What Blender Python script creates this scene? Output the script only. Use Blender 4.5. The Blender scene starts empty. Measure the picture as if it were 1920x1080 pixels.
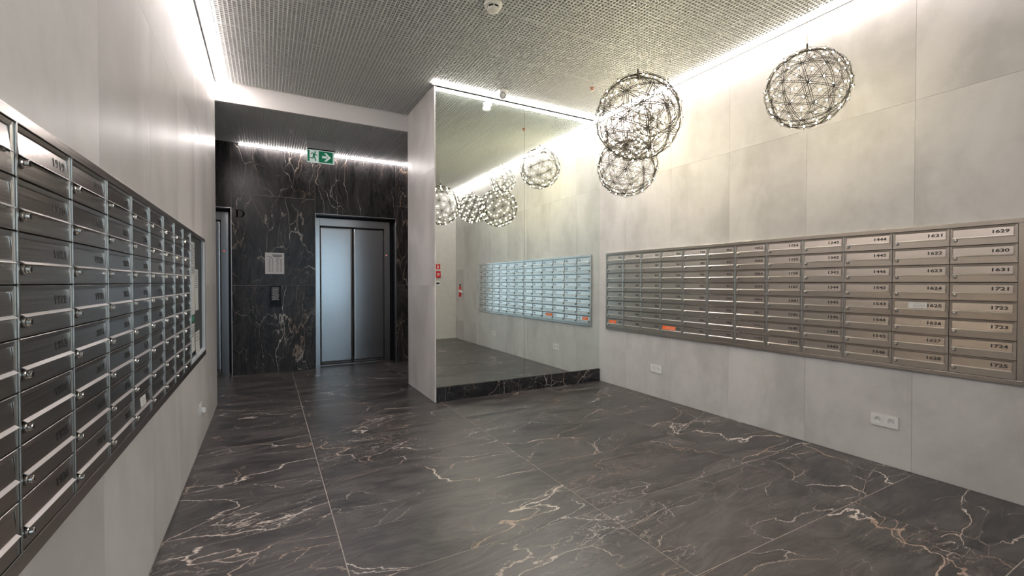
import bpy, bmesh, math, random
from mathutils import Vector, Matrix

random.seed(7)
scene = bpy.context.scene
COL = scene.collection
R = math.radians

# ------------------------------------------------------------------ camera
XL, XR = -0.451, 3.698          # faces of the left and right wall
YM, YP, YE = 4.43, 5.415, 6.988  # mirror, end of side walls, lift wall
XP = 1.519                      # pillar face
YB = -0.48                      # glazed front behind the camera
ZC, ZB = 3.285, 3.09            # hall ceiling, lift lobby ceiling
ZT = 3.72                       # slab above the open grid
cam = bpy.data.cameras.new('camera')
cam.sensor_width = 36.0
cam.lens = 836.77 * 36.0 / 1920.0
cam.clip_start = 0.02
cam_o = bpy.data.objects.new('camera', cam)
COL.objects.link(cam_o)
cam_o.location = (0, 0, 1.25)
cam_o.rotation_euler = (R(90 - 0.7667), R(0.0), R(-28.772))
scene.camera = cam_o

# ------------------------------------------------------------------ world, exposure
world = bpy.data.worlds.new('world')
scene.world = world
world.use_nodes = True
bg = world.node_tree.nodes['Background']
bg.inputs[0].default_value = (0.68, 0.83, 1.0, 1)
bg.inputs[1].default_value = 1.25
vs = scene.view_settings
vs.view_transform = 'Standard'
vs.look = 'None'
vs.gamma = 1.0
vs.use_curve_mapping = False
vs.exposure = 0.72
scene.cycles.max_bounces = 5
scene.cycles.adaptive_threshold = 0.03
LED_E = 23.5
BULB_E = 80.0

# ------------------------------------------------------------------ materials
def new_mat(name):
    m = bpy.data.materials.new(name)
    m.use_nodes = True
    nt = m.node_tree
    return m, nt, nt.nodes['Principled BSDF']

def nd(nt, typ, **kw):
    n = nt.nodes.new(typ)
    for k, v in kw.items():
        if k.startswith('in_'):
            key = k[3:]
            n.inputs[int(key) if key.isdigit() else key].default_value = v
        else:
            setattr(n, k, v)
    return n

def math_n(nt, op, a, b=None, clamp=False):
    n = nt.nodes.new('ShaderNodeMath')
    n.operation = op
    n.use_clamp = clamp
    for i, v in enumerate((a, b)):
        if v is None:
            continue
        if isinstance(v, (int, float)):
            n.inputs[i].default_value = v
        else:
            nt.links.new(v, n.inputs[i])
    return n.outputs[0]

def vmath(nt, op, a, b=None):
    n = nt.nodes.new('ShaderNodeVectorMath')
    n.operation = op
    for i, v in enumerate((a, b)):
        if v is None:
            continue
        if isinstance(v, (tuple, list)):
            n.inputs[i].default_value = v
        elif isinstance(v, (int, float)):
            n.inputs['Scale'].default_value = v
        else:
            nt.links.new(v, n.inputs[i])
    return n.outputs[0]

def mix_col(nt, fac, a, b):
    n = nt.nodes.new('ShaderNodeMix')
    n.data_type = 'RGBA'
    n.clamp_factor = True
    for sock, v in ((n.inputs[0], fac), (n.inputs[6], a), (n.inputs[7], b)):
        if isinstance(v, (int, float)):
            sock.default_value = v
        elif isinstance(v, tuple):
            sock.default_value = (v[0], v[1], v[2], 1)
        else:
            nt.links.new(v, sock)
    return n.outputs[2]

def ramp(nt, x, lo, hi, a=0.0, b=1.0, smooth=True):
    n = nt.nodes.new('ShaderNodeMapRange')
    n.interpolation_type = 'SMOOTHSTEP' if smooth else 'LINEAR'
    nt.links.new(x, n.inputs[0])
    for i, v in enumerate((lo, hi, a, b)):
        n.inputs[i + 1].default_value = v
    return n.outputs[0]

def simple(name, col, rough=0.5, metal=0.0, emit=None, estr=0.0, bump=0.0, bscale=60.0, var=0.0):
    m, nt, b = new_mat(name)
    b.inputs['Base Color'].default_value = (*col, 1)
    b.inputs['Roughness'].default_value = rough
    b.inputs['Metallic'].default_value = metal
    if emit:
        b.inputs['Emission Color'].default_value = (*emit, 1)
        b.inputs['Emission Strength'].default_value = estr
    tc = nd(nt, 'ShaderNodeTexCoord')
    no = nd(nt, 'ShaderNodeTexNoise', in_Scale=bscale, in_Detail=3.0)
    nt.links.new(tc.outputs['Object'], no.inputs['Vector'])
    f = ramp(nt, no.outputs[0], 0.3, 0.7)
    nt.links.new(mix_col(nt, f, tuple(c * (1 - var) for c in col), tuple(min(1, c * (1 + var)) for c in col)), b.inputs['Base Color'])
    if bump:
        bn = nd(nt, 'ShaderNodeBump', in_Strength=bump, in_Distance=0.002)
        nt.links.new(no.outputs[0], bn.inputs['Height'])
        nt.links.new(bn.outputs[0], b.inputs['Normal'])
    return m

def rand_offset(nt, amt=40.0):
    tc = nd(nt, 'ShaderNodeTexCoord')
    oi = nd(nt, 'ShaderNodeObjectInfo')
    r = oi.outputs['Random']
    cx = nd(nt, 'ShaderNodeCombineXYZ')
    nt.links.new(math_n(nt, 'MULTIPLY', r, amt), cx.inputs[0])
    nt.links.new(math_n(nt, 'MULTIPLY', r, amt * 2.7), cx.inputs[1])
    nt.links.new(math_n(nt, 'MULTIPLY', r, amt * 1.3), cx.inputs[2])
    return vmath(nt, 'ADD', tc.outputs['Object'], cx.outputs[0]), r

def marble(name, stretch, base_a, base_b, rough, vein_gain=1.0, web=0.55, spec=0.5):
    """dark stone with long pale-brown veins; stretch < 1 lengthens the veins along that axis"""
    m, nt, b = new_mat(name)
    p, rnd = rand_offset(nt)
    p = vmath(nt, 'MULTIPLY', p, stretch)
    w1 = nd(nt, 'ShaderNodeTexNoise', in_Scale=1.1, in_Detail=3.0, in_Roughness=0.6)
    nt.links.new(p, w1.inputs['Vector'])
    warp = vmath(nt, 'SCALE', vmath(nt, 'SUBTRACT', w1.outputs['Color'], (0.5, 0.5, 0.5)), None)
    warp.node.inputs['Scale'].default_value = 0.75
    pw = vmath(nt, 'ADD', p, warp)
    w2 = nd(nt, 'ShaderNodeTexNoise', in_Scale=9.0, in_Detail=4.0, in_Roughness=0.65)
    nt.links.new(p, w2.inputs['Vector'])
    warp2 = vmath(nt, 'SCALE', vmath(nt, 'SUBTRACT', w2.outputs['Color'], (0.5, 0.5, 0.5)), None)
    warp2.node.inputs['Scale'].default_value = 0.09
    pw2 = vmath(nt, 'ADD', pw, warp2)

    def vein(vec, scale, half, mlo, mhi, mscale, seed):
        """even-width cracks along warped cell borders, broken up by a mask"""
        v = vmath(nt, 'ADD', vec, (seed, seed * 1.7, seed * 0.6))
        vo = nd(nt, 'ShaderNodeTexVoronoi', feature='DISTANCE_TO_EDGE', in_Scale=scale)
        nt.links.new(v, vo.inputs['Vector'])
        mk = nd(nt, 'ShaderNodeTexNoise', in_Scale=mscale, in_Detail=3.0, in_Roughness=0.6)
        nt.links.new(v, mk.inputs['Vector'])
        wid = ramp(nt, mk.outputs[0], mlo, mhi + 0.12, half * scale * 0.40, half * scale * 1.1, False)
        line = math_n(nt, 'SUBTRACT', 1.0, math_n(nt, 'DIVIDE', vo.outputs['Distance'], wid), True)
        return math_n(nt, 'MULTIPLY', line, ramp(nt, mk.outputs[0], mlo, mhi))
    a = vein(pw2, 0.9, 0.0058, 0.38, 0.54, 1.9, 0.0)
    c = vein(pw2, 2.2, 0.0048, 0.42, 0.58, 2.6, 5.3)
    d = vein(pw2, 4.5, 0.0040, 0.47, 0.66, 2.2, 9.1)
    crack = math_n(nt, 'MULTIPLY', vein(vmath(nt, 'ADD', pw2, warp2), 11.0, 0.0032, 0.51, 0.68, 2.0, 2.2), web)
    v = math_n(nt, 'ADD', math_n(nt, 'ADD', a, math_n(nt, 'MULTIPLY', c, 0.8)), math_n(nt, 'ADD', math_n(nt, 'MULTIPLY', d, 0.6), crack))
    v = math_n(nt, 'MULTIPLY', v, vein_gain, True)
    cl = nd(nt, 'ShaderNodeTexNoise', in_Scale=5.0, in_Detail=4.0, in_Roughness=0.65)
    nt.links.new(pw, cl.inputs['Vector'])
    st = nd(nt, 'ShaderNodeTexNoise', in_Scale=1.0, in_Detail=3.0, in_Roughness=0.75)
    nt.links.new(vmath(nt, 'MULTIPLY', pw, tuple(5.0 if q_ < 0.9 else 34.0 for q_ in stretch)), st.inputs['Vector'])
    cf = math_n(nt, 'ADD', math_n(nt, 'MULTIPLY', cl.outputs[0], 0.6), math_n(nt, 'MULTIPLY', st.outputs[0], 0.4))
    base = mix_col(nt, ramp(nt, cf, 0.36, 0.66), base_a, base_b)
    hue = nd(nt, 'ShaderNodeTexNoise', in_Scale=2.4, in_Detail=2.0)
    nt.links.new(p, hue.inputs['Vector'])
    vc = mix_col(nt, ramp(nt, hue.outputs[0], 0.38, 0.62), (0.38, 0.26, 0.185), (0.64, 0.58, 0.52))
    b.inputs['Specular IOR Level'].default_value = spec
    nt.links.new(mix_col(nt, v, base, vc), b.inputs['Base Color'])
    nt.links.new(ramp(nt, cl.outputs[0], 0.2, 0.8, rough * 0.85, rough * 1.15), b.inputs['Roughness'])
    return m

def concrete_panel(name, c0, c1, rough):
    m, nt, b = new_mat(name)
    p, rnd = rand_offset(nt, 23.0)
    n1 = nd(nt, 'ShaderNodeTexNoise', in_Scale=1.6, in_Detail=4.0, in_Roughness=0.55, in_Distortion=0.6)
    nt.links.new(vmath(nt, 'MULTIPLY', p, (1.0, 1.0, 0.55)), n1.inputs['Vector'])
    n2 = nd(nt, 'ShaderNodeTexNoise', in_Scale=6.5, in_Detail=4.0, in_Roughness=0.7)
    nt.links.new(p, n2.inputs['Vector'])
    f = math_n(nt, 'ADD', math_n(nt, 'MULTIPLY', n1.outputs[0], 0.75), math_n(nt, 'MULTIPLY', n2.outputs[0], 0.25))
    f = math_n(nt, 'ADD', f, math_n(nt, 'MULTIPLY', math_n(nt, 'SUBTRACT', rnd, 0.5), 0.05))
    nt.links.new(mix_col(nt, ramp(nt, f, 0.33, 0.66), c0, c1), b.inputs['Base Color'])
    nt.links.new(ramp(nt, n2.outputs[0], 0.3, 0.7, rough * 0.9, rough * 1.1), b.inputs['Roughness'])
    return m

def brushed(name, col, rough, scale=(4.0, 260.0, 260.0), amt=0.25):
    m, nt, b = new_mat(name)
    tc = nd(nt, 'ShaderNodeTexCoord')
    no = nd(nt, 'ShaderNodeTexNoise', in_Scale=1.0, in_Detail=2.0)
    nt.links.new(vmath(nt, 'MULTIPLY', tc.outputs['Object'], scale), no.inputs['Vector'])
    b.inputs['Metallic'].default_value = 1.0
    nt.links.new(mix_col(nt, no.outputs[0], tuple(c * (1 - amt * 0.35) for c in col), tuple(min(1, c * (1 + amt * 0.25)) for c in col)), b.inputs['Base Color'])
    nt.links.new(ramp(nt, no.outputs[0], 0.25, 0.75, rough * (1 - amt), rough * (1 + amt)), b.inputs['Roughness'])
    return m

def thin_glass(name, tint=(0.93, 0.97, 0.96), ior=1.45):
    m = bpy.data.materials.new(name)
    m.use_nodes = True
    nt = m.node_tree
    nt.nodes.remove(nt.nodes['Principled BSDF'])
    out = nt.nodes['Material Output']
    t = nd(nt, 'ShaderNodeBsdfTransparent')
    t.inputs[0].default_value = (*tint, 1)
    g = nd(nt, 'ShaderNodeBsdfGlossy')
    g.inputs['Roughness'].default_value = 0.0
    fr = nd(nt, 'ShaderNodeFresnel', in_IOR=ior or 1.45)
    mx = nd(nt, 'ShaderNodeMixShader')
    if ior:
        nt.links.new(fr.outputs[0], mx.inputs[0])
    else:
        mx.inputs[0].default_value = 0.05   # anti-glare sheet
    nt.links.new(t.outputs[0], mx.inputs[1])
    nt.links.new(g.outputs[0], mx.inputs[2])
    nt.links.new(mx.outputs[0], out.inputs[0])
    return m

M = {}
M['wall'] = concrete_panel('stone_effect_panel', (0.52, 0.507, 0.49), (0.70, 0.685, 0.665), 0.36)
M['joint'] = simple('joint_filler', (0.30, 0.285, 0.27), 0.8, var=0.1)
M['plaster'] = simple('plaster', (0.62, 0.60, 0.57), 0.7, var=0.03, bscale=8)
M['floor'] = marble('dark_floor_stone', (0.55, 1.35, 1.0), (0.022, 0.0205, 0.021), (0.084, 0.077, 0.073), 0.34, 1.15)
M['grout'] = simple('grout', (0.42, 0.37, 0.33), 0.8, var=0.15)
M['liftstone'] = marble('dark_wall_stone', (1.35, 1.0, 0.50), (0.020, 0.0196, 0.020), (0.066, 0.062, 0.061), 0.24, spec=0.22)
M['skirt'] = marble('skirting_stone', (1.1, 1.0, 1.1), (0.010, 0.010, 0.012), (0.03, 0.029, 0.031), 0.24)
M['white'] = simple('white_paint', (0.72, 0.70, 0.68), 0.55, var=0.02)
M['grid'] = simple('grid_aluminium', (0.66, 0.67, 0.65), 0.45, var=0.03)
M['plenum'] = simple('plenum_slab', (0.045, 0.047, 0.045), 0.9, var=0.2, bscale=5)
M['led'] = simple('led_diffuser', (0.9, 0.9, 0.9), 0.5, emit=(1.0, 0.905, 0.89), estr=LED_E)
M['led2'] = simple('lobby_led_diffuser', (0.9, 0.9, 0.9), 0.5, emit=(1.0, 0.92, 0.905), estr=LED_E * 1.25)
M['striptrim'] = simple('strip_trim', (0.10, 0.10, 0.10), 0.5)
M['alu'] = brushed('aluminium_trim', (0.66, 0.66, 0.66), 0.35)
M['steel'] = brushed('mailbox_steel', (0.58, 0.53, 0.485), 0.24, amt=0.10)
M['casing'] = brushed('casing_steel', (0.58, 0.53, 0.485), 0.24, (300.0, 3.0, 300.0), 0.10)
M['lockring'] = simple('lock_ring', (0.16, 0.15, 0.145), 0.35, 1.0)
M['flap'] = brushed('flap_steel', (0.64, 0.585, 0.54), 0.21, amt=0.10)
M['lip'] = brushed('lip_steel', (0.70, 0.665, 0.635), 0.32, amt=0.04)
M['chrome'] = simple('chrome', (0.80, 0.79, 0.76), 0.12, 1.0)
M['rod'] = simple('lamp_rod_steel', (0.045, 0.04, 0.032), 0.38, 0.5)
M['bulb'] = simple('lamp_bulb', (0.95, 0.93, 0.85), 0.3, emit=(1.0, 0.87, 0.60), estr=BULB_E)
M['cord'] = simple('cord', (0.62, 0.61, 0.57), 0.5)
M['ink'] = simple('number_ink', (0.018, 0.017, 0.017), 0.5)
M['black'] = simple('black_plastic', (0.012, 0.012, 0.013), 0.3)
M['matt'] = simple('matt_black', (0.003, 0.003, 0.003), 0.7)
M['dark'] = simple('dark_gap', (0.02, 0.02, 0.02), 0.7)
M['reveal'] = simple('black_reveal', (0.016, 0.016, 0.018), 0.3)
M['lift'] = brushed('lift_steel', (0.46, 0.47, 0.485), 0.22, (40.0, 40.0, 1.0), 0.03)
M['plastic'] = simple('white_plastic', (0.82, 0.82, 0.80), 0.35)
M['cream'] = simple('detector_plastic', (0.78, 0.76, 0.68), 0.4)
M['paper'] = simple('paper', (0.74, 0.73, 0.71), 0.8, var=0.03)
M['print'] = simple('print_ink', (0.12, 0.12, 0.13), 0.8)
M['orange'] = simple('orange_sticker', (0.92, 0.16, 0.02), 0.5, var=0.05)
M['green'] = simple('exit_green', (0.0, 0.20, 0.09), 0.4, emit=(0.0, 0.22, 0.10), estr=0.15)
M['exitwhite'] = simple('exit_white', (0.80, 0.88, 0.84), 0.4, emit=(0.75, 0.9, 0.84), estr=0.18)
M['greylabel'] = simple('sign_housing', (0.50, 0.50, 0.51), 0.5)
M['red'] = simple('fire_red', (0.60, 0.015, 0.02), 0.35)
M['redlight'] = simple('red_indicator', (0.6, 0.05, 0.05), 0.4, emit=(1.0, 0.08, 0.06), estr=1.5)
M['screen'] = simple('screen_text', (0.5, 0.5, 0.5), 0.5, emit=(0.6, 0.6, 0.6), estr=0.02)
M['copper'] = simple('sprinkler_metal', (0.45, 0.20, 0.13), 0.35, 0.9)
M['board'] = simple('board_felt', (0.07, 0.075, 0.08), 0.8, var=0.1)
M['framewhite'] = simple('white_profile', (0.70, 0.74, 0.79), 0.35)
M['mint'] = simple('green_paper', (0.05, 0.30, 0.18), 0.7)
M['frame'] = simple('window_frame', (0.05, 0.052, 0.055), 0.4)
M['pave'] = simple('pavement', (0.34, 0.34, 0.33), 0.9, var=0.15, bscale=3)
M['glass'] = thin_glass('glass')
M['acrylic'] = thin_glass('clear_acrylic', (0.97, 0.98, 0.98), None)
for k_, s_ in (('matt', 0.0), ('black', 0.15), ('reveal', 0.15), ('dark', 0.1)):
    M[k_].node_tree.nodes['Principled BSDF'].inputs['Specular IOR Level'].default_value = s_
mm, nt, b = new_mat('mirror_glass')
b.inputs['Base Color'].default_value = (0.82, 0.875, 0.845, 1)
b.inputs['Metallic'].default_value = 1.0
b.inputs['Roughness'].default_value = 0.0
M['mirror'] = mm

# ------------------------------------------------------------------ mesh helpers
def bm_box(bm, lo, hi):
    x0, y0, z0 = lo
    x1, y1, z1 = hi
    v = [bm.verts.new(c) for c in ((x0, y0, z0), (x1, y0, z0), (x1, y1, z0), (x0, y1, z0), (x0, y0, z1), (x1, y0, z1), (x1, y1, z1), (x0, y1, z1))]
    for f in ((0, 3, 2, 1), (4, 5, 6, 7), (0, 1, 5, 4), (1, 2, 6, 5), (2, 3, 7, 6), (3, 0, 4, 7)):
        bm.faces.new([v[i] for i in f])

def bm_prism(bm, pts, z0, z1):
    """closed polygon (x, y) raised from z0 to z1"""
    a = [bm.verts.new((x, y, z0)) for x, y in pts]
    c = [bm.verts.new((x, y, z1)) for x, y in pts]
    n = len(pts)
    bm.faces.new(list(reversed(a)))
    bm.faces.new(c)
    for i in range(n):
        bm.faces.new((a[i], a[(i + 1) % n], c[(i + 1) % n], c[i]))

def bm_lathe(bm, prof, seg=24, centre=(0, 0)):
    """profile (r, z) spun about z"""
    rings = []
    for r, z in prof:
        rings.append([bm.verts.new((centre[0] + r * math.cos(2 * math.pi * k / seg), centre[1] + r * math.sin(2 * math.pi * k / seg), z)) for k in range(seg)])
    for a, c in zip(rings, rings[1:]):
        for k in range(seg):
            bm.faces.new((a[k], a[(k + 1) % seg], c[(k + 1) % seg], c[k]))
    bm.faces.new(list(reversed(rings[0])))
    bm.faces.new(rings[-1])

def bm_tube(bm, pts, r, seg=5):
    pts = [Vector(q) for q in pts]
    rings = []
    for i, q in enumerate(pts):
        t = (pts[min(i + 1, len(pts) - 1)] - pts[max(i - 1, 0)]).normalized()
        up = Vector((0, 0, 1)) if abs(t.z) < 0.9 else Vector((1, 0, 0))
        a = t.cross(up).normalized()
        c = t.cross(a).normalized()
        rings.append([bm.verts.new(q + r * (math.cos(2 * math.pi * k / seg) * a + math.sin(2 * math.pi * k / seg) * c)) for k in range(seg)])
    for a, c in zip(rings, rings[1:]):
        for k in range(seg):
            bm.faces.new((a[k], a[(k + 1) % seg], c[(k + 1) % seg], c[k]))
    bm.faces.new(rings[0])
    bm.faces.new(rings[-1])

def mesh_of(name, bm, mat, smooth=False):
    bmesh.ops.recalc_face_normals(bm, faces=bm.faces[:])
    me = bpy.data.meshes.new(name)
    bm.to_mesh(me)
    bm.free()
    me.materials.append(M[mat])
    if smooth:
        for q in me.polygons:
            q.use_smooth = True
    return me

def link(name, me, parent=None, matrix=None, loc=None):
    o = bpy.data.objects.new(name, me)
    COL.objects.link(o)
    if matrix is not None:
        o.matrix_local = matrix
    if loc is not None:
        o.location = loc
    if parent is not None:
        o.parent = parent
    return o

def box(name, lo, hi, mat, parent=None, bevel=0.0):
    """box object whose origin is the centre of its base"""
    c = ((lo[0] + hi[0]) / 2, (lo[1] + hi[1]) / 2, lo[2])
    bm = bmesh.new()
    bm_box(bm, [a - b for a, b in zip(lo, c)], [a - b for a, b in zip(hi, c)])
    if bevel:
        bmesh.ops.bevel(bm, geom=bm.edges[:], offset=bevel, segments=2, affect='EDGES', profile=0.5)
    o = link(name, mesh_of(name, bm, mat), parent)
    off = parent_world(parent)
    o.location = Vector(c) - off
    return o

def parent_world(p):
    v = Vector((0, 0, 0))
    while p is not None:
        v += p.location
        p = p.parent
    return v

def tag(o, label, cat, group=None):
    o['label'] = label
    o['category'] = cat
    if group:
        o['group'] = group
    return o

def struct(o, label=None):
    o['kind'] = 'structure'
    if label:
        o['label'] = label
    return o

def empty(name, loc=(0, 0, 0), matrix=None):
    o = bpy.data.objects.new(name, None)
    o.empty_display_size = 0.05
    COL.objects.link(o)
    if matrix is not None:
        o.matrix_local = matrix
    else:
        o.location = loc
    return o

def text_mesh(body, height, width, mat, offset=0.018, align='RIGHT'):
    cu = bpy.data.curves.new('text', 'FONT')
    cu.body = body
    cu.offset = offset
    cu.resolution_u = 2
    ob = bpy.data.objects.new('text', cu)
    me = bpy.data.meshes.new_from_object(ob)
    bpy.data.objects.remove(ob)
    bpy.data.curves.remove(cu)
    xs = [v.co.x for v in me.vertices]
    ys = [v.co.y for v in me.vertices]
    x0, x1, y0, y1 = min(xs), max(xs), min(ys), max(ys)
    for v in me.vertices:
        v.co.x = (v.co.x - (x1 if align == 'RIGHT' else (x0 + x1) / 2)) * width / (x1 - x0)
        v.co.y = (v.co.y - (y0 + y1) / 2) * height / (y1 - y0)
    me.materials.clear()
    me.materials.append(M[mat])
    return me

def face_matrix(origin, u, n):
    """local x = u (viewer's right), y = up, z = n (towards the viewer)"""
    u, n = Vector(u), Vector(n)
    v = n.cross(u)
    m = Matrix((u, v, n)).transposed().to_4x4()
    m.translation = Vector(origin)
    return m

# ------------------------------------------------------------------ shell
TH = 0.012
# floor
floor = struct(box('floor', (-1.9, YB - 0.02, -0.15), (3.95, 7.4, -0.0012), 'grout'), 'light grout bed under the dark stone floor tiles')
xs = [-1.9, -0.995, 0.30, 1.59, 2.893, XR]
ys = [YE - 0.635 * k for k in range(12)]
ys = sorted([y for y in ys if y > YB] + [YB])
g = 0.0021
for i in range(len(xs) - 1):
    for j in range(len(ys) - 1):
        x0, x1, y0, y1 = xs[i], xs[i + 1], ys[j], ys[j + 1]
        if x1 < XL and y1 < YP - 0.1:
            continue
        if x0 > 2.85 and y0 > YM + 0.1:
            continue
        box('tile', (max(x0, XL if y1 < YP else -1.9) + g, y0 + g, -0.0012), (x1 - g, y1 - g, 0.0), 'floor', floor)
# tiles running into the lift recesses
for (x0, x1) in ((0.615, 1.77), (-1.563, -0.41)):
    box('tile', (x0, YE + g, -0.0012), (x1, 7.20, 0.0), 'floor', floor)

# outside pavement seen only as daylight bounce through the glazing
struct(box('exterior_ground', (-6, -14, -0.2), (8, YB - 0.02, -0.02), 'pave'))

def clad(wall, name, axis, face, sgn, us, vs_, mat='wall', holes=()):
    """panels on a wall; axis 0: wall at x=face, axis 1: wall at y=face; sgn = direction out of the room"""
    gg = 0.0007
    for i in range(len(us) - 1):
        for j in range(len(vs_) - 1):
            u0, u1, v0, v1 = us[i] + gg, us[i + 1] - gg, vs_[j] + gg, vs_[j + 1] - gg
            a, c = sorted((face, face + sgn * TH))
            lo = (a, u0, v0) if axis == 0 else (u0, a, v0)
            hi = (c, u1, v1) if axis == 0 else (u1, c, v1)
            box(name, lo, hi, mat, wall)

wr = struct(box('wall_right', (XR + TH, YB - 0.2, 0), (XR + 0.2, YM + 0.2, ZT), 'joint'), 'light grey stone-effect wall holding the mailboxes on the right')
clad(wr, 'panel', 0, XR, 1, [0.63, 1.293, 1.957, 2.621, 3.285, 3.95, YM + 0.04], [0.0, 1.21, 2.43, ZT])
clad(wr, 'panel', 0, XR, 1, [YB, -0.03, 0.63], [0.0, 0.41, 1.52, 2.43, ZT])
wl = struct(box('wall_left', (XL - 0.2, YB - 0.2, 0), (XL - TH, YP, ZT), 'joint'), 'beige grey stone-effect wall holding the mailboxes on the left')
clad(wl, 'panel', 0, XL, -1, [YB, 0.443, 1.137, 1.83, 2.523, 3.217, 3.91, 4.604, YP], [0.0, 1.22, 2.39, ZT])
# mirror pier
wm = struct(box('wall_mirror', (XP + TH, YM + 0.012, 0), (XR + 0.2, YP, ZT), 'joint'), 'pier behind the mirror with a beige panelled end')
clad(wm, 'panel', 0, XP, 1, [YM - 0.006, YP], [0.0, 1.21, 2.43, ZT])
# lift wall backing with two openings
OPEN = ((-1.565, -0.408), (0.612, 1.77))
ZO = 2.236
gp = 0.0016
def lift_wall(name, x0, x1, z0, label, cells):
    w = struct(box(name, (x0, YE + TH, z0), (x1, YE + 0.5, ZT), 'joint'), label)
    for a, c, zs in cells:
        for e, f in zip(zs, zs[1:]):
            box('stone_cladding_slab', (a + gp, YE, e + gp), (c - gp, YE + TH, f - gp), 'liftstone', w)
            if f < 3:
                box('joint_strip', (a + gp, YE + 0.002, f - gp), (c - gp, YE + TH, f + gp), 'grout', w)
        for x in (a, c):
            if -0.5 < x < 2:
                box('joint_strip', (x - gp * (x == c), YE + 0.002, zs[0]), (x + gp * (x == a), YE + TH, ZT), 'grout', w)
    return w
ZS = (0, 1.204, 2.431, ZT)
lift_wall('wall_lift_left', -1.9, OPEN[0][0], 0, 'black veined stone wall left of the lifts', ((-1.9, OPEN[0][0], ZS),))
lift_wall('wall_lift_middle', OPEN[0][1], OPEN[1][0], 0, 'black veined stone wall between the lifts', ((OPEN[0][1], OPEN[1][0], ZS),))
lift_wall('wall_lift_right', OPEN[1][1], 2.9, 0, 'black veined stone wall right of the lifts', ((OPEN[1][1], 2.9, ZS),))
for k, (a, c) in enumerate(OPEN):
    lift_wall('wall_lift_head_' + 'ab'[k], a, c, ZO, 'black veined stone above a lift door', ((a, c, (ZO, ZT)),))
struct(box('wall_lobby_left', (-2.1, YP - 0.2, 0), (-1.9, YE + 0.5, ZT), 'plaster'))
struct(box('wall_lobby_right', (2.9, YP, 0), (3.1, YE + 0.5, ZT), 'plaster'))
struct(box('wall_lobby_front', (-1.9, YP - 0.2, 0), (XL - 0.2, YP, ZT), 'plaster'))
# front behind the camera: plastered pier and glazed screen
wb = struct(box('wall_back', (2.9, YB - 0.2, 0), (XR + TH, YB, ZT), 'plaster'), 'cream wall with fire signs, seen in the mirror')
struct(box('wall_back_head', (XL - 0.2, YB - 0.2, 2.75), (2.9, YB, ZT), 'plaster'))
w1 = struct(empty('window_1', (1.22, YB - 0.1, 0)), 'glazed entrance screen behind the camera')
for x in (-0.405, 0.42, 1.24, 2.06, 2.855):
    box('mullion', (x - 0.045, YB - 0.14, 0.0), (x + 0.045, YB - 0.06, 2.75), 'frame', w1)
for z in (0.02, 2.18, 2.72):
    for a, c in ((-0.36, 0.375), (0.465, 1.195), (1.285, 2.015), (2.105, 2.81)):
        box('transom', (a, YB - 0.13, z - 0.02), (c, YB - 0.07, z + 0.03), 'frame', w1)
for a, c in ((-0.36, 0.375), (0.465, 1.195), (1.285, 2.015), (2.105, 2.81)):
    for z0, z1 in ((0.05, 2.16), (2.21, 2.70)):
        box('pane', (a, YB - 0.103, z0), (c, YB - 0.097, z1), 'glass', w1)

# ceiling: slab and open cell grid panels
ceil = struct(box('ceiling', (-2.1, YB - 0.2, ZT), (3.95, 7.5, ZT + 0.1), 'plenum'), 'slab above the open cell grid ceiling')
_grid = {}
PITCH, BAR, BH = 0.030, 0.0085, 0.034
def grid_panel(w, d, x, y, z):
    key = (round(w, 3), round(d, 3))
    if key not in _grid:
        bm = bmesh.new()
        nx, ny = max(1, round(w / PITCH)), max(1, round(d / PITCH))
        for i in range(nx):
            cx = (i + 0.5) * w / nx
            bm_box(bm, (cx - BAR / 2, 0.0007, 0), (cx + BAR / 2, d - 0.0007, BH))
        for j in range(ny):
            cy = (j + 0.5) * d / ny
            bm_box(bm, (0.0007, cy - BAR / 2, 0.0004), (w - 0.0007, cy + BAR / 2, BH - 0.0004))
        for a, c in (((0.0007, 0.0007), (0.0024, d - 0.0007)), ((w - 0.0024, 0.0007), (w - 0.0007, d - 0.0007)), ((0.0007, 0.0007), (w - 0.0007, 0.0024)), ((0.0007, d - 0.0024), (w - 0.0007, d - 0.0007))):
            bm_box(bm, (a[0], a[1], 0.0002), (c[0], c[1], BH))
        _grid[key] = mesh_of('grid_panel', bm, 'grid')
    o = link('grid_panel', _grid[key], ceil)
    o.location = Vector((x, y, z)) - ceil.location

def grid_area(x0, x1, y0, y1, z, ox, oy, step=0.6):
    x = ox
    while x < x1 - 1e-4:
        a, c = max(x, x0), min(x + step, x1)
        y = oy
        while y < y1 - 1e-4:
            e, f = max(y, y0), min(y + step, y1)
            if c - a > 0.02 and f - e > 0.02:
                grid_panel(c - a, f - e, a, e, z)
            y += step
        x += step
GX0, GX1 = XL + 0.105, XR - 0.078
grid_area(GX0, XP - 0.005, YB, YP - 0.004, ZC, GX0, -0.6)
grid_area(XP - 0.005, GX1, YB, YM - 0.108, ZC, GX0 + 1.8, -0.6)
grid_area(-1.9, 2.9, YP + 0.045, YE - 0.055, ZB, -1.9, YP + 0.045)
# painted bulkhead between the hall and the lift lobby
struct(box('trim_1', (XL - 0.2, YP, ZB - 0.002), (XP + TH, YP + 0.04, ZT), 'white'), 'white painted bulkhead over the lift lobby opening')

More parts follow.
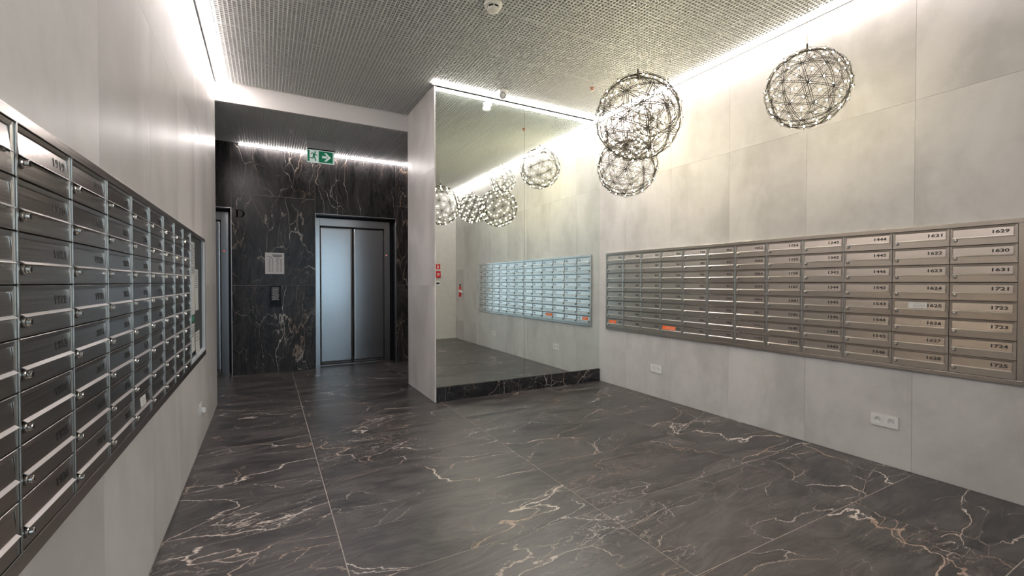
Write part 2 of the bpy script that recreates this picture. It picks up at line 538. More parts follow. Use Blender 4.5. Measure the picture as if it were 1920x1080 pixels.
# ------------------------------------------------------------------ light strips along the walls
def led_strip(name, lo, hi, label, trim_axis, trim_side, mat='led'):
    r = tag(empty(name, ((lo[0] + hi[0]) / 2, (lo[1] + hi[1]) / 2, lo[2])), label, 'light strip', 'recessed ceiling light strips')
    box('housing', (lo[0], lo[1], lo[2] + 0.012), (hi[0], hi[1], lo[2] + 0.05), 'alu', r)
    t = 0.009
    dlo, dhi = list(lo), list(hi)
    ax = trim_axis
    if trim_side > 0:
        dhi[ax] -= t
        tlo = list(lo); thi = list(hi)
        tlo[ax] = hi[ax] - t + 0.001
    else:
        dlo[ax] += t
        tlo = list(lo); thi = list(hi)
        thi[ax] = lo[ax] + t - 0.001
    box('diffuser', dlo, (dhi[0], dhi[1], lo[2] + 0.0115), mat, r)
    box('edge_trim', (tlo[0], tlo[1], lo[2] - 0.004), (thi[0], thi[1], lo[2] + 0.0115), 'striptrim', r)
    return r
ZL = ZC - 0.012
led_strip('light_strip', (XL + 0.008, YB, ZL), (XL + 0.098, YP - 0.004, ZL), 'long white light strip along the top of the left wall', 0, -1)
led_strip('light_strip', (XR - 0.072, YB, ZL), (XR - 0.004, YM - 0.004, ZL), 'long white light strip along the top of the right wall', 0, 1)
led_strip('light_strip', (XP - 0.03, YM - 0.10, ZL), (XR - 0.076, YM - 0.014, ZL), 'white light strip above the mirror under the ceiling edge', 1, 1)
led_strip('light_strip', (-0.316, YE - 0.050, ZB - 0.018), (2.85, YE - 0.004, ZB - 0.018), 'thin white light strip above the lift doors', 1, 1, 'led2')

# ------------------------------------------------------------------ mirror and its stone skirting
mr = tag(empty('mirror', ((XP + XR) / 2, YM, 0.15)), 'full height wall mirror in two panes reflecting the right wall', 'mirror')
for a, c in ((XP + 0.002, 2.5915), (2.5945, XR - 0.001)):
    box('mirror_pane', (a, YM, 0.152), (c, YM + 0.006, ZC + 0.03), 'mirror', mr)
box('mirror_backing', (XP + TH + 0.001, YM + 0.0065, 0.152), (XR - 0.001, YM + 0.0115, ZC + 0.03), 'dark', mr)
box('edge_profile', (XP + TH - 0.009, YM - 0.004, 0.152), (XP + TH - 0.006, YM - 0.0005, ZC), 'alu', mr)
sk = struct(empty('baseboard_mirror', ((XP + XR) / 2, YM - 0.006, 0)), 'black veined stone skirting under the mirror')
sx = [XP + TH, 1.629, 2.269, 2.902, XR]
for a, c in zip(sx, sx[1:]):
    box('skirting_tile', (a + 0.0015, YM - 0.014, 0.001), (c - 0.0015, YM + 0.010, 0.150), 'skirt', sk)
box('joint_strip', (sx[0], YM - 0.011, 0.001), (sx[-1], YM + 0.009, 0.147), 'grout', sk)

# ------------------------------------------------------------------ mailboxes
BW = 0.2865
def mailbox_meshes(W, Hh):
    w, h = W / 2 - 0.0013, Hh / 2 - 0.0014
    px0, px1 = -W / 2 + 0.046 * W, -W / 2 + 0.945 * W      # pocket for the flap
    py0, py1 = Hh / 2 - 0.60 * Hh, Hh / 2 - 0.115 * Hh
    bm = bmesh.new()
    dep = -0.016
    pk = -0.0042
    o = [(-w, -h), (w, -h), (w, h), (-w, h)]
    i = [(px0, py0), (px1, py0), (px1, py1), (px0, py1)]
    vo = [bm.verts.new((x, y, 0)) for x, y in o]
    vi = [bm.verts.new((x, y, 0)) for x, y in i]
    vp = [bm.verts.new((x, y, pk)) for x, y in i]
    vb = [bm.verts.new((x, y, dep)) for x, y in o]
    ve = [bm.verts.new((x * 1.0 + (0.0012 if x < 0 else -0.0012), y + (0.0012 if y < 0 else -0.0012), 0.0012)) for x, y in o]
    for k in range(4):
        l = (k + 1) % 4
        bm.faces.new((vo[k], vo[l], ve[l], ve[k]))
        bm.faces.new((ve[k], ve[l], vi[l], vi[k]))
        bm.faces.new((vi[k], vi[l], vp[l], vp[k]))
        bm.faces.new((vo[l], vo[k], vb[k], vb[l]))
    bm.faces.new(vp)
    bm.faces.new(list(reversed(vb)))
    body = mesh_of('mailbox', bm, 'steel')
    fx0, fx1 = px0 + 0.0022, px1 - 0.0022
    ft, fb = py1 - 0.003, py0 + 0.0055
    prof = [(ft, -0.0022), (fb, 0.0013), (fb, 0.0001), (ft, -0.0036)]
    def extr(prof, x0, x1, nm, mat):
        bm = bmesh.new()
        a = [bm.verts.new((x0, y, z)) for y, z in prof]
        c = [bm.verts.new((x1, y, z)) for y, z in prof]
        bm.faces.new(a)
        bm.faces.new(list(reversed(c)))
        n = len(prof)
        for k in range(n):
            bm.faces.new((a[k], c[k], c[(k + 1) % n], a[(k + 1) % n]))
        return mesh_of(nm, bm, mat)
    flap = extr(prof, fx0, fx1, 'flap', 'flap')
    lip = extr([(fb, 0.0014), (fb - 0.0055, 0.0086), (fb - 0.0065, 0.0078), (fb - 0.0006, 0.0002)], fx0, fx1, 'flap_lip', 'lip')
    bm = bmesh.new()
    bm_lathe(bm, [(0.0092, 0.001), (0.0092, 0.004), (0.0076, 0.0055), (0.0072, 0.0125), (0.0060, 0.0138)], 16)
    lock = mesh_of('lock', bm, 'chrome', False)
    bm = bmesh.new()
    bm_box(bm, (-0.0009, -0.0042, 0.0130), (0.0009, 0.0042, 0.0142))
    keyhole = mesh_of('keyhole', bm, 'dark')
    bm = bmesh.new()
    bm_lathe(bm, [(0.0118, 0.0005), (0.0118, 0.0022), (0.0095, 0.0026)], 16)
    ring = mesh_of('lock_ring', bm, 'lockring')
    return dict(ring=ring, body=body, flap=flap, lip=lip, lock=lock, keyhole=keyhole, W=W, H=Hh, tilt=math.atan2(0.0035, ft - fb), fmid=((ft + fb) / 2, -0.00045), fx=(fx0, fx1), fh=ft - fb)

def mailbox(mesh, mat4, label, group, number=None, sticker=None):
    r = link('mailbox', mesh['body'], None, mat4)
    tag(r, label, 'mailbox', group)
    f = link('flap', mesh['flap'], r)
    link('flap_lip', mesh['lip'], f)
    W, Hh = mesh['W'], mesh['H']
    l = link('lock', mesh['lock'], r, loc=(-W / 2 + 0.088 * W, Hh / 2 - 0.705 * Hh, 0))
    link('keyhole', mesh['keyhole'], l)
    link('lock_ring', mesh['ring'], l)
    ym, zm = mesh['fmid']
    tm = Matrix.Translation((0, ym, zm + 0.0004)) @ Matrix.Rotation(-mesh['tilt'], 4, 'X')
    if number:
        me = text_mesh(number, 0.0205, 0.0172 * len(number), 'ink', 0.03)
        me.name = 'number'
        link('number', me, f, tm @ Matrix.Translation((mesh['fx'][1] - 0.016, 0.001, 0)))
    if sticker:
        mat, x0, x1, lab = sticker
        bm = bmesh.new()
        hh = mesh['fh'] * 0.42
        bm_box(bm, (x0, -hh, -0.0002), (x1, hh, 0.0006))
        s = link('sticker', mesh_of('sticker', bm, mat), f, tm)
        s['label'] = lab
        bm = bmesh.new()
        random.seed(3)
        for k in range(3):
            yy = hh * (0.5 - 0.5 * k)
            x = x0 + 0.28 * (x1 - x0)
            while x < x1 - 0.012:
                d = random.uniform(0.004, 0.009)
                bm_box(bm, (x, yy - 0.0011, 0.0005), (x + d, yy + 0.0011, 0.0009))
                x += d + 0.003
        link('print', mesh_of('print', bm, 'print' if mat == 'paper' else 'white'), s)
    return r

def bank_frame(name, face, out, y0, y1, z0, z1, iy0, iy1, iz0, iz1, cols, label, depth=0.019):
    """surround standing proud of the wall; out = +1 / -1 along x"""
    r = tag(empty(name, (face, (y0 + y1) / 2, z0)), label, 'mailbox frame')
    def bx(nm, ya, yb, za, zb, d0, d1, mat, bev=0.0):
        a, c = sorted((face + out * d0, face + out * d1))
        return box(nm, (a, ya, za), (c, yb, zb), mat, r, bev)
    bx('rail', y0, y1, iz1 + 0.0012, z1, 0.0006, depth, 'casing', 0.0012)
    bx('rail', y0, y1, z0, iz0 - 0.0012, 0.0006, depth, 'casing', 0.0012)
    bx('stile', y0, iy0 - 0.0012, iz0 - 0.0011, iz1 + 0.0011, 0.0006, depth, 'casing')
    bx('stile', iy1 + 0.0012, y1, iz0 - 0.0011, iz1 + 0.0011, 0.0006, depth, 'casing')
    bx('back_plate', iy0, iy1, iz0, iz1, 0.0004, 0.0008, 'dark')
    return r

# right bank: 12 columns by 8 rows
RF = 0.019
mR = mailbox_meshes(BW, 0.1102)
RY1, RZ1 = 4.264, 1.579
NUM_R = [
    ['252', '253', '254', '255', '256', '257', '352', '353'],
    ['354', '355', '356', '357', '452', '453', '454', '455'],
    ['456', '457', '552', '553', '554', '555', '556', '557'],
    ['652', '653', '654', '655', '656', '657', '752', '753'],
    ['754', '755', '756', '757', '852', '853', '854', '855'],
    ['856', '857', '952', '953', '954', '955', '956', '957'],
    ['1052', '1053', '1054', '1055', '1056', '1057', '1152', '1153'],
    ['1154', '1155', '1156', '1157', '1241', '1242', '1243', '1244'],
    ['1245', '1342', '1343', '1344', '1345', '1346', '1442', '1443'],
    ['1444', '1445', '1446', '1542', '1543', '1544', '1545', '1546'],
    ['1621', '1622', '1623', '1624', '1625', '1626', '1627', '1628'],
    ['1629', '1630', '1631', '1721', '1722', '1723', '1724', '1725'],
]
ORD = ['first', 'second', 'third', 'fourth', 'fifth', 'sixth', 'seventh', 'eighth', 'ninth', 'tenth', 'eleventh', 'twelfth']
bank_frame('mailbox_bank', XR, -1, RY1 - 12 * BW - 0.026, RY1 + 0.023, 0.6695, 1.6068, RY1 - 12 * BW, RY1, RZ1 - 8 * 0.1102, RZ1, 12, 'brushed steel surround of the mailbox bank on the right wall')
for c in range(12):
    for k in range(8):
        y = RY1 - (c + 0.5) * BW
        z = RZ1 - (k + 0.5) * 0.1102
        st = None
        extra = ''
        if (c, k) == (10, 4):
            st = ('paper', -0.055, 0.038, 'white printed label')
            extra = 'with white label, '
        if (c, k) == (0, 7):
            st = ('orange', -0.105, 0.02, 'orange sticker')
            extra = 'with orange sticker, '
        if (c, k) == (3, 7):
            st = ('orange', -0.122, 0.052, 'orange sticker')
            extra = 'with orange sticker, '
        if c >= 6:
            lab = f'steel mailbox {NUM_R[c][k]} {extra}right wall, {ORD[c]} column from mirror, {ORD[k]} row down'
        else:
            lab = f'steel mailbox {extra}right wall, {ORD[c]} column from mirror, {ORD[k]} row down'
        mailbox(mR, face_matrix((XR - 0.0172, y, z), (0, -1, 0), (-1, 0, 0)), lab, 'mailboxes on the right wall', NUM_R[c][k], st)

# left bank: columns run away from the camera, then a glazed notice case
HL = 0.1070
mL = mailbox_meshes(0.2862, HL)
LY0, LZ1 = 1.243, 1.565
CWL = 0.2862
NUM_L = [None,
    ['1919', '1920', '1921', '1922', '1923', '1924', '1925', '1926'],
    ['1927', '1928', '1929', '1930', '2016', '2017', '2018', '2019'],
    ['2020', '2021', '2022', '2023', '2024', '2025', '2026', '2027'],
    ['2028', '2029', '2030', '2116', '2117', '2118', '2119', '2120'],
    ['2121', '2122', '2123', '2124', '2125', '2126', '2127', '2128'],
    ['2129', '2130', '2216', '2217', '2218', '2219', '2220', '2221'],
    ['2222', '2223', '2224', '2225', '2226', '2227', '2228', '2229'],
    ['2230', '2316', '2317', '2318', '2319', '2320', '2321', '2322'],
]
LYA, LYB = LY0 - CWL, LY0 + 8 * CWL
LEND = 4.295
LZ0 = LZ1 - 8 * HL
lf = bank_frame('mailbox_bank', XL, 1, LYA - 0.026, LEND + 0.026, 0.672, 1.590, LYA, LEND, LZ0, LZ1, 9, 'dark steel surround of the mailbox bank on the left wall')
for c in range(9):
    for k in range(8):
        y = LYA + (c + 0.5) * CWL
        z = LZ1 - (k + 0.5) * HL
        st = ('paper', -0.03, 0.05, 'white printed label') if (c, k) == (4, 7) else None
        num = NUM_L[c][k] if NUM_L[c] else None
        if c == 0:
            lab = f'steel mailbox at the left picture edge on left wall, {ORD[k]} row down'
        elif c in (1, 2):
            lab = f'steel mailbox {num} on left wall, {ORD[c - 1]} full column from picture edge, {ORD[k]} row down'
        else:
            lab = f'steel mailbox {"with white label " if st else ""}on left wall, {ORD[8 - c]} column from notice case, {ORD[k]} row down'
        mailbox(mL, face_matrix((XL + 0.0172, y, z), (0, 1, 0), (1, 0, 0)), lab, 'mailboxes on the left wall', num, st)
# bright upright strips between the columns
for c in range(1, 10):
    y = LYA + c * CWL
    box('divider', (XL + 0.0190, y - 0.0022, LZ0), (XL + 0.0215, y + 0.0022, LZ1), 'steel', lf)

# notice case beside the left bank
NY0, NY1 = LYB + 0.004, LEND - 0.002
nc = tag(empty('notice_case', (XL, (NY0 + NY1) / 2, LZ0)), 'glazed notice case with hanging papers at the end of the left mailboxes', 'notice board')
box('back_board', (XL + 0.0012, NY0, LZ0 + 0.001), (XL + 0.003, NY1, LZ1 - 0.001), 'board', nc)
box('side_profile', (XL + 0.003, NY1 - 0.075, LZ0 + 0.001), (XL + 0.0185, NY1 - 0.001, LZ1 - 0.001), 'framewhite', nc, 0.002)
box('side_profile', (XL + 0.003, NY0, LZ0 + 0.001), (XL + 0.0185, NY0 + 0.015, LZ1 - 0.001), 'framewhite', nc, 0.002)
box('bottom_profile', (XL + 0.003, NY0 + 0.016, LZ0 + 0.001), (XL + 0.0185, NY1 - 0.077, LZ0 + 0.030), 'framewhite', nc, 0.002)
box('pane', (XL + 0.0175, NY0 + 0.016, LZ0 + 0.031), (XL + 0.0185, NY1 - 0.077, LZ1 - 0.002), 'acrylic', nc)
def notice(name, y0, y1, z0, z1, curl, label, mat='paper', lines=14):
    r = None
    bm = bmesh.new()
    n = 8
    fr = []
    for i in range(n + 1):
        t = i / n
        z = z1 + (z0 - z1) * t
        d = 0.0130 + curl * max(0, t - 0.5) ** 2 * 4 * 0.0030
        fr.append((z, d))
    va = [[bm.verts.new((XL + d, y, z)) for y in (y0, y1)] for z, d in fr]
    vb2 = [[bm.verts.new((XL + d - 0.0006, y, z)) for y in (y0, y1)] for z, d in fr]
    for i in range(n):
        bm.faces.new((va[i][0], va[i][1], va[i + 1][1], va[i + 1][0]))
        bm.faces.new((vb2[i][1], vb2[i][0], vb2[i + 1][0], vb2[i + 1][1]))
        for s in (0, 1):
            bm.faces.new((va[i][s], va[i + 1][s], vb2[i + 1][s], vb2[i][s]))
    bm.faces.new((va[0][0], va[0][1], vb2[0][1], vb2[0][0]))
    bm.faces.new((va[n][0], va[n][1], vb2[n][1], vb2[n][0]))
    r = tag(link(name, mesh_of(name, bm, mat)), label, 'paper', 'papers in the notice case')
    if lines:
        bm = bmesh.new()
        for i in range(lines):
            z = z1 - 0.02 - i * (z1 - z0) * 0.42 / lines
            y = y0 + 0.015
            while y < y1 - 0.03:
                d = random.uniform(0.008, 0.026)
                bm_box(bm, (XL + 0.0129, y, z - 0.0022), (XL + 0.0134, y + d, z + 0.0022))
                y += d + 0.006
        link('print', mesh_of('print', bm, 'print'), r)
    return r
notice('notice_sheet', NY0 + 0.020, NY0 + 0.23, 1.03, 1.52, 0.1, 'tall white notice sheet with dense print nearest the mailboxes', lines=20)
notice('notice_sheet', NY0 + 0.245, NY0 + 0.40, 1.05, 1.34, 0.5, 'smaller white notice sheet beside the tall one', lines=9)
notice('green_slip', NY0 + 0.020, NY0 + 0.19, 0.985, 1.022, 0.0, 'small green slip under the tall notice sheet', 'mint', 0)
notice('notice_sheet', NY0 + 0.06, NY0 + 0.20, 0.78, 0.97, 0.7, 'narrow white sheet below the green slip', lines=5)
notice('notice_sheet', NY0 + 0.24, NY0 + 0.45, 0.745, 0.90, 1.0, 'curled white sheet lying at the bottom of the notice case', lines=3)

# ------------------------------------------------------------------ wall sockets
def socket(loc, u, n, gangs, label):
    m = face_matrix(loc, u, n)
    r = tag(empty('power_socket', matrix=m), label, 'socket')
    w = 0.071 * gangs + 0.012
    h = 0.083
    # frame plate with round wells
    bm = bmesh.new()
    seg = 24
    for gi in range(gangs):
        cx = (gi - (gangs - 1) / 2) * 0.076
        hw = w / gangs / 2
        xa, xb = -w / 2 + gi * (w / gangs), -w / 2 + (gi + 1) * (w / gangs)
        outer, ring, well = [], [], []
        for k in range(seg):
            a = 2 * math.pi * (k + 0.5) / seg
            ca, sa = math.cos(a), math.sin(a)
            s = min((xb - cx if ca > 0 else cx - xa) / abs(ca), (h / 2) / abs(sa))
            outer.append(bm.verts.new((cx + ca * s, sa * s, 0.009)))
            ring.append(bm.verts.new((cx + ca * 0.0205, sa * 0.0205, 0.0095)))
            well.append(bm.verts.new((cx + ca * 0.0195, sa * 0.0195, 0.0022)))
        for k in range(seg):
            l = (k + 1) % seg
            bm.faces.new((outer[k], outer[l], ring[l], ring[k]))
            bm.faces.new((ring[k], ring[l], well[l], well[k]))
        bm.faces.new(well)
    bm_box(bm, (-w / 2, -h / 2, 0.0002), (w / 2, h / 2, 0.002))
    for a, c in (((-w / 2 - 0.0004, -h / 2, 0.0002), (-w / 2 + 0.003, h / 2, 0.0088)), ((w / 2 - 0.003, -h / 2, 0.0002), (w / 2 + 0.0004, h / 2, 0.0088)), ((-w / 2, h / 2 - 0.003, 0.0002), (w / 2, h / 2, 0.0088)), ((-w / 2, -h / 2, 0.0002), (w / 2, -h / 2 + 0.003, 0.0088))):
        bm_box(bm, a, c)
    link('plate', mesh_of('plate', bm, 'plastic'), r)
    for gi in range(gangs):
        cx = (gi - (gangs - 1) / 2) * 0.076
        bm = bmesh.new()
        for sx_ in (-0.0095, 0.0095):
            bm_lathe(bm, [(0.0026, 0.0021), (0.0026, 0.0029)], 10, (cx + sx_, -0.001))
        link('pin_holes', mesh_of('pin_holes', bm, 'dark'), r)
        bm = bmesh.new()
        bm_lathe(bm, [(0.0022, 0.0022), (0.0022, 0.010), (0.0012, 0.012)], 10, (cx, 0.0105))
        link('earth_pin', mesh_of('earth_pin', bm, 'chrome'), r)
    return r
socket((XR, 1.437, 0.302), (0, -1, 0), (-1, 0, 0), 2, 'white double wall socket low on the right wall nearest the camera')
socket((XR, 3.482, 0.308), (0, -1, 0), (-1, 0, 0), 2, 'white double wall socket low on the right wall near the mirror')
sl = socket((XL, 4.10, 0.294), (0, 1, 0), (1, 0, 0), 1, 'white single wall socket low on the left wall below the notice case')
bm = bmesh.new()
bm_box(bm, (-0.012, -0.036, 0.009), (0.012, 0.0, 0.034))
bmesh.ops.bevel(bm, geom=bm.edges[:], offset=0.004, segments=2, affect='EDGES')
link('hinged_cover', mesh_of('hinged_cover', bm, 'plastic'), sl)

# ------------------------------------------------------------------ lifts
def lift(name, x0, label):
    """opening 1.158 wide starting at x0"""
    r = tag(empty(name, (x0 + 0.579, 7.2, 0)), label, 'lift door', 'lift doors in the black stone wall')
    a, c = x0 + 0.001, x0 + 1.152
    Yf = 7.20
    # dark reveals of the recess
    box('reveal', (a, YE + 0.004, 0.001), (a + 0.004, Yf, ZO - 0.002), 'reveal', r)
    box('reveal', (c - 0.004, YE + 0.004, 0.001), (c, Yf, ZO - 0.002), 'reveal', r)
    box('reveal', (a + 0.004, YE + 0.004, ZO - 0.012), (c - 0.004, Yf, ZO - 0.002), 'reveal', r)
    box('filler', (c - 0.045, Yf, 0.001), (c - 0.001, Yf + 0.02, ZO - 0.002), 'reveal', r)
    box('filler', (a + 0.001, Yf, 2.203), (c - 0.046, Yf + 0.02, ZO - 0.002), 'reveal', r)
    jl, jr = a + 0.075, c - 0.130
    box('jamb', (a + 0.001, Yf - 0.004, 0.001), (jl, Yf + 0.05, 2.202), 'lift', r, 0.001)
    jb = box('jamb', (jr, Yf - 0.004, 0.001), (c - 0.046, Yf + 0.05, 2.202), 'lift', r, 0.001)
    box('header', (jl + 0.001, Yf - 0.004, 2.090), (jr - 0.001, Yf + 0.05, 2.202), 'lift', r, 0.001)
    mid = (jl + jr) / 2
    # door leaves with very slight dishing so that reflections wave
    for s, (u0, u1) in enumerate(((jl - 0.004, mid - 0.0006), (mid + 0.0006, jr + 0.004))):
        bm = bmesh.new()
        nx, nz = 14, 40
        vv = []
        for i in range(nx + 1):
            col_ = []
            for j in range(nz + 1):
                x = u0 + (u1 - u0) * i / nx
                z = 0.012 + (2.10 - 0.012) * j / nz
                t = (i / nx - 0.5)
                y = Yf + 0.010 + 0.0006 * math.cos(t * math.pi) * (1 if s == 0 else -0.6) + 0.0003 * math.sin(z * 5.0 + s)
                col_.append(bm.verts.new((x, y, z)))
            vv.append(col_)
        for i in range(nx):
            for j in range(nz):
                bm.faces.new((vv[i][j], vv[i + 1][j], vv[i + 1][j + 1], vv[i][j + 1]))
        ring = [vv[i][0] for i in range(nx + 1)] + [vv[nx][j] for j in range(1, nz + 1)] + [vv[i][nz] for i in range(nx - 1, -1, -1)] + [vv[0][j] for j in range(nz - 1, 0, -1)]
        back = [bm.verts.new((q.co.x, Yf + 0.048, q.co.z)) for q in ring]
        n = len(ring)
        for i in range(n):
            bm.faces.new((ring[i], ring[(i + 1) % n], back[(i + 1) % n], back[i]))
        bm.faces.new(back)
        me = mesh_of('door_leaf', bm, 'lift', False)
        for q in me.polygons:
            q.use_smooth = len(q.vertices) == 4 and abs(q.normal.y) > 0.9
        link('door_leaf', me, r, loc=-Vector(r.location))
    box('sill', (jl, Yf - 0.01, 0.0005), (jr, Yf + 0.05, 0.006), 'alu', r)
    box('shaft_back', (a + 0.002, Yf + 0.06, 0.001), (c - 0.002, Yf + 0.08, ZO - 0.003), 'dark', r)
    # round call indicator on the right jamb
    bm = bmesh.new()
    bm_lathe(bm, [(0.016, 0.0), (0.016, 0.003), (0.013, 0.0045)], 20)
    ind = link('call_indicator', mesh_of('call_indicator', bm, 'chrome'), r, face_matrix(Vector((jr + 0.035, Yf - 0.0042, 1.672)) - Vector(r.location), (1, 0, 0), (0, -1, 0)))
    bm = bmesh.new()
    bm_prism(bm, [(-0.008, -0.006), (0.008, -0.006), (0, 0.009)], 0.0046, 0.0056)
    link('arrow_light', mesh_of('arrow_light', bm, 'redlight'), ind)
    # thin bright trim round the opening
    t = 0.004
    for lo, hi in (((a - 0.001, YE - 0.003, 0.001), (a + t, YE + 0.003, ZO + 0.002)), ((c - t, YE - 0.003, 0.001), (c + 0.002, YE + 0.003, ZO + 0.002)), ((a + t, YE - 0.003, ZO - t), (c - t, YE + 0.003, ZO + 0.002))):
        box('edge_trim', lo, hi, 'alu', r)
    return r
lift('lift_door', 0.615, 'steel two-leaf lift door beside the pillar under the exit sign')
lift('lift_door', -1.563, 'steel lift door half hidden by the left wall, beside the letter D')

# letter D on the stone
def letter_d():
    bm = bmesh.new()
    W, Hh = 0.108, 0.106
    z0, z1 = 0.0005, 0.006
    bm_box(bm, (0.013, 0, z0), (0.031, Hh, z1))
    bm_box(bm, (0, 0, z0), (0.044, 0.005, z1))
    bm_box(bm, (0, Hh - 0.005, z0), (0.044, Hh, z1))
    n = 20
    out, inn = [], []
    for i in range(n + 1):
        a = -math.pi / 2 + math.pi * i / n
        out.append((0.044 + (W - 0.044) * math.cos(a), Hh / 2 + Hh / 2 * math.sin(a)))
        inn.append((0.044 + (W - 0.044 - 0.019) * math.cos(a), Hh / 2 + (Hh / 2 - 0.005) * math.sin(a)))
    for i in range(n):
        q = [out[i], out[i + 1], inn[i + 1], inn[i]]
        va = [bm.verts.new((x, y, z1)) for x, y in q]
        vb_ = [bm.verts.new((x, y, z0)) for x, y in q]
        bm.faces.new(va)
        for e, f in ((0, 1), (2, 3)):
            bm.faces.new((va[e], va[f], vb_[f], vb_[e]))
    return mesh_of('letter_sign', bm, 'matt')
tag(link('letter_sign', letter_d(), None, face_matrix((-0.364, YE, 2.112), (1, 0, 0), (0, -1, 0))), 'black serif letter D on the stone wall beside the left lift', 'letter')

# paper notice on the stone between the lifts
pn = tag(box('printed_notice', (-0.02, YE - 0.002, 1.36), (0.213, YE - 0.0004, 1.655), 'paper'), 'white printed list taped to the black stone between the lifts', 'notice')
random.seed(11)
bm = bmesh.new()
def dash(x0, x1, z, t):
    bm_box(bm, (x0, -0.0016, z - t), (x1, -0.0009, z + t))
pc = (0.0965, YE, 1.36)
dash(-0.03, 0.09, 0.262, 0.006)
dash(-0.02, 0.085, 0.246, 0.006)
dash(-0.10, -0.045, 0.243, 0.002)
dash(-0.07, -0.02, 0.222, 0.003)
dash(0.01, 0.06, 0.222, 0.003)
for i in range(12):
    z = 0.203 - i * 0.0148
    for x, w in ((-0.075, 0.025), (-0.035, 0.022), (0.020, 0.030), (0.062, 0.032)):
        dash(x + random.uniform(-0.003, 0.003), x + w * random.uniform(0.75, 1.0), z, 0.0028)
link('print', mesh_of('print', bm, 'print'), pn, loc=(0, 0.0012 - 0.0008, 0))

# access panel below
ap = tag(empty('access_panel', (0.10, YE, 0.914)), 'black intercom style access panel with small screen on the black stone', 'intercom')
box('body', (0.035, YE - 0.022, 0.962), (0.165, YE - 0.0005, 1.198), 'black', ap, 0.004)
box('call_unit', (0.030, YE - 0.034, 0.914), (0.172, YE - 0.0005, 0.961), 'black', ap, 0.004)
box('screen', (0.048, YE - 0.0235, 0.985), (0.152, YE - 0.0222, 1.180), 'reveal', ap)
bm = bmesh.new()
for i in range(12):
    z = 0.255 - i * 0.0145
    x = -0.043 + (0.012 if i % 3 == 1 else 0)
    while x < 0.038:
        d = random.uniform(0.006, 0.022)
        bm_box(bm, (x, -0.0245, z - 0.0036), (min(x + d, 0.046), -0.0237, z + 0.0036))
        x += d + 0.004
link('screen_text', mesh_of('screen_text', bm, 'screen'), ap)

# ------------------------------------------------------------------ exit sign
ex = tag(empty('exit_sign', (0.63, 6.35, 2.81)), 'green running-man exit sign with right arrow hanging over the lift lobby', 'exit sign')
box('housing', (0.462, 6.325, 2.982), (0.802, 6.385, ZB + 0.004), 'greylabel', ex, 0.004)
box('mount', (0.47, 6.335, 2.972), (0.795, 6.375, 2.9815), 'dark', ex)
box('light_panel', (0.464, 6.349, 2.806), (0.797, 6.361, 2.9715), 'exitwhite', ex, 0.001)
exm = face_matrix(Vector((0.464, 6.3488, 2.806)) - Vector(ex.location), (1, 0, 0), (0, -1, 0))
def flat(name, polys, mat, z0=0.0002, z1=0.0012, lab=None):
    bm = bmesh.new()
    for pl in polys:
        bm_prism(bm, pl, z0, z1)
    o = link(name, mesh_of(name, bm, mat), ex, exm)
    return o
Wd, Hd = 0.333, 0.1655
flat('green_field', [[(0.140, 0.010), (Wd - 0.022, 0.010), (Wd - 0.022, Hd - 0.010), (0.140, Hd - 0.010)]], 'green')
flat('door_mark', [[(0.006, 0.010), (0.030, 0.012), (0.030, Hd - 0.012), (0.006, Hd - 0.006)]], 'green')
cx, cy = 0.245, Hd / 2
flat('arrow', [[(0.180, cy - 0.014), (0.240, cy - 0.014), (0.240, cy + 0.014), (0.180, cy + 0.014)],
               [(0.205, cy + 0.055), (0.232, cy + 0.055), (0.290, cy), (0.253, cy)],
               [(0.205, cy - 0.055), (0.253, cy), (0.290, cy), (0.232, cy - 0.055)]], 'exitwhite', 0.0013, 0.0022)
def limb(a, c, w):
    d = Vector((c[0] - a[0], c[1] - a[1]))
    d.normalize()
    n = Vector((-d.y, d.x)) * w / 2
    return [(a[0] + n.x, a[1] + n.y), (a[0] - n.x, a[1] - n.y), (c[0] - n.x, c[1] - n.y), (c[0] + n.x, c[1] + n.y)]
head = [(0.098 + 0.0105 * math.cos(2 * math.pi * k / 14), 0.135 + 0.0105 * math.sin(2 * math.pi * k / 14)) for k in range(14)]
flat('running_figure', [head, limb((0.087, 0.122), (0.080, 0.074), 0.026), limb((0.085, 0.118), (0.060, 0.121), 0.011), limb((0.060, 0.122), (0.046, 0.104), 0.010),
      limb((0.092, 0.116), (0.108, 0.102), 0.011), limb((0.106, 0.103), (0.126, 0.096), 0.010),
      limb((0.085, 0.078), (0.098, 0.050), 0.015), limb((0.097, 0.053), (0.104, 0.022), 0.013),
      limb((0.076, 0.078), (0.068, 0.052), 0.015), limb((0.069, 0.053), (0.032, 0.058), 0.012)], 'green')

# ------------------------------------------------------------------ ceiling devices
def lathe_part(name, prof, mat, parent, loc=(0, 0, 0), seg=28):
    bm = bmesh.new()
    bm_lathe(bm, prof, seg)
    return link(name, mesh_of(name, bm, mat, True), parent, loc=loc)
sd = tag(empty('smoke_detector', (1.46, 2.945, ZC)), 'round cream smoke detector on the grid ceiling at the top edge', 'smoke detector')
lathe_part('base', [(0.060, 0.004), (0.066, -0.002), (0.066, -0.022), (0.060, -0.030)], 'cream', sd)
lathe_part('sensor_gap', [(0.044, -0.030), (0.040, -0.042)], 'dark', sd)
lathe_part('sensor_cap', [(0.040, -0.040), (0.046, -0.044), (0.044, -0.056), (0.030, -0.062), (0.008, -0.064)], 'cream', sd)
for k in range(6):
    a = k * math.pi / 3 + 0.2
    bm = bmesh.new()
    bm_box(bm, (0.038, -0.004, -0.044), (0.050, 0.004, -0.029))
    link('rib', mesh_of('rib', bm, 'cream'), sd, Matrix.Rotation(a, 4, 'Z'))
cm = tag(empty('security_camera', (2.215, 4.235, ZC)), 'small white and grey eyeball security camera before the mirror light strip', 'camera')
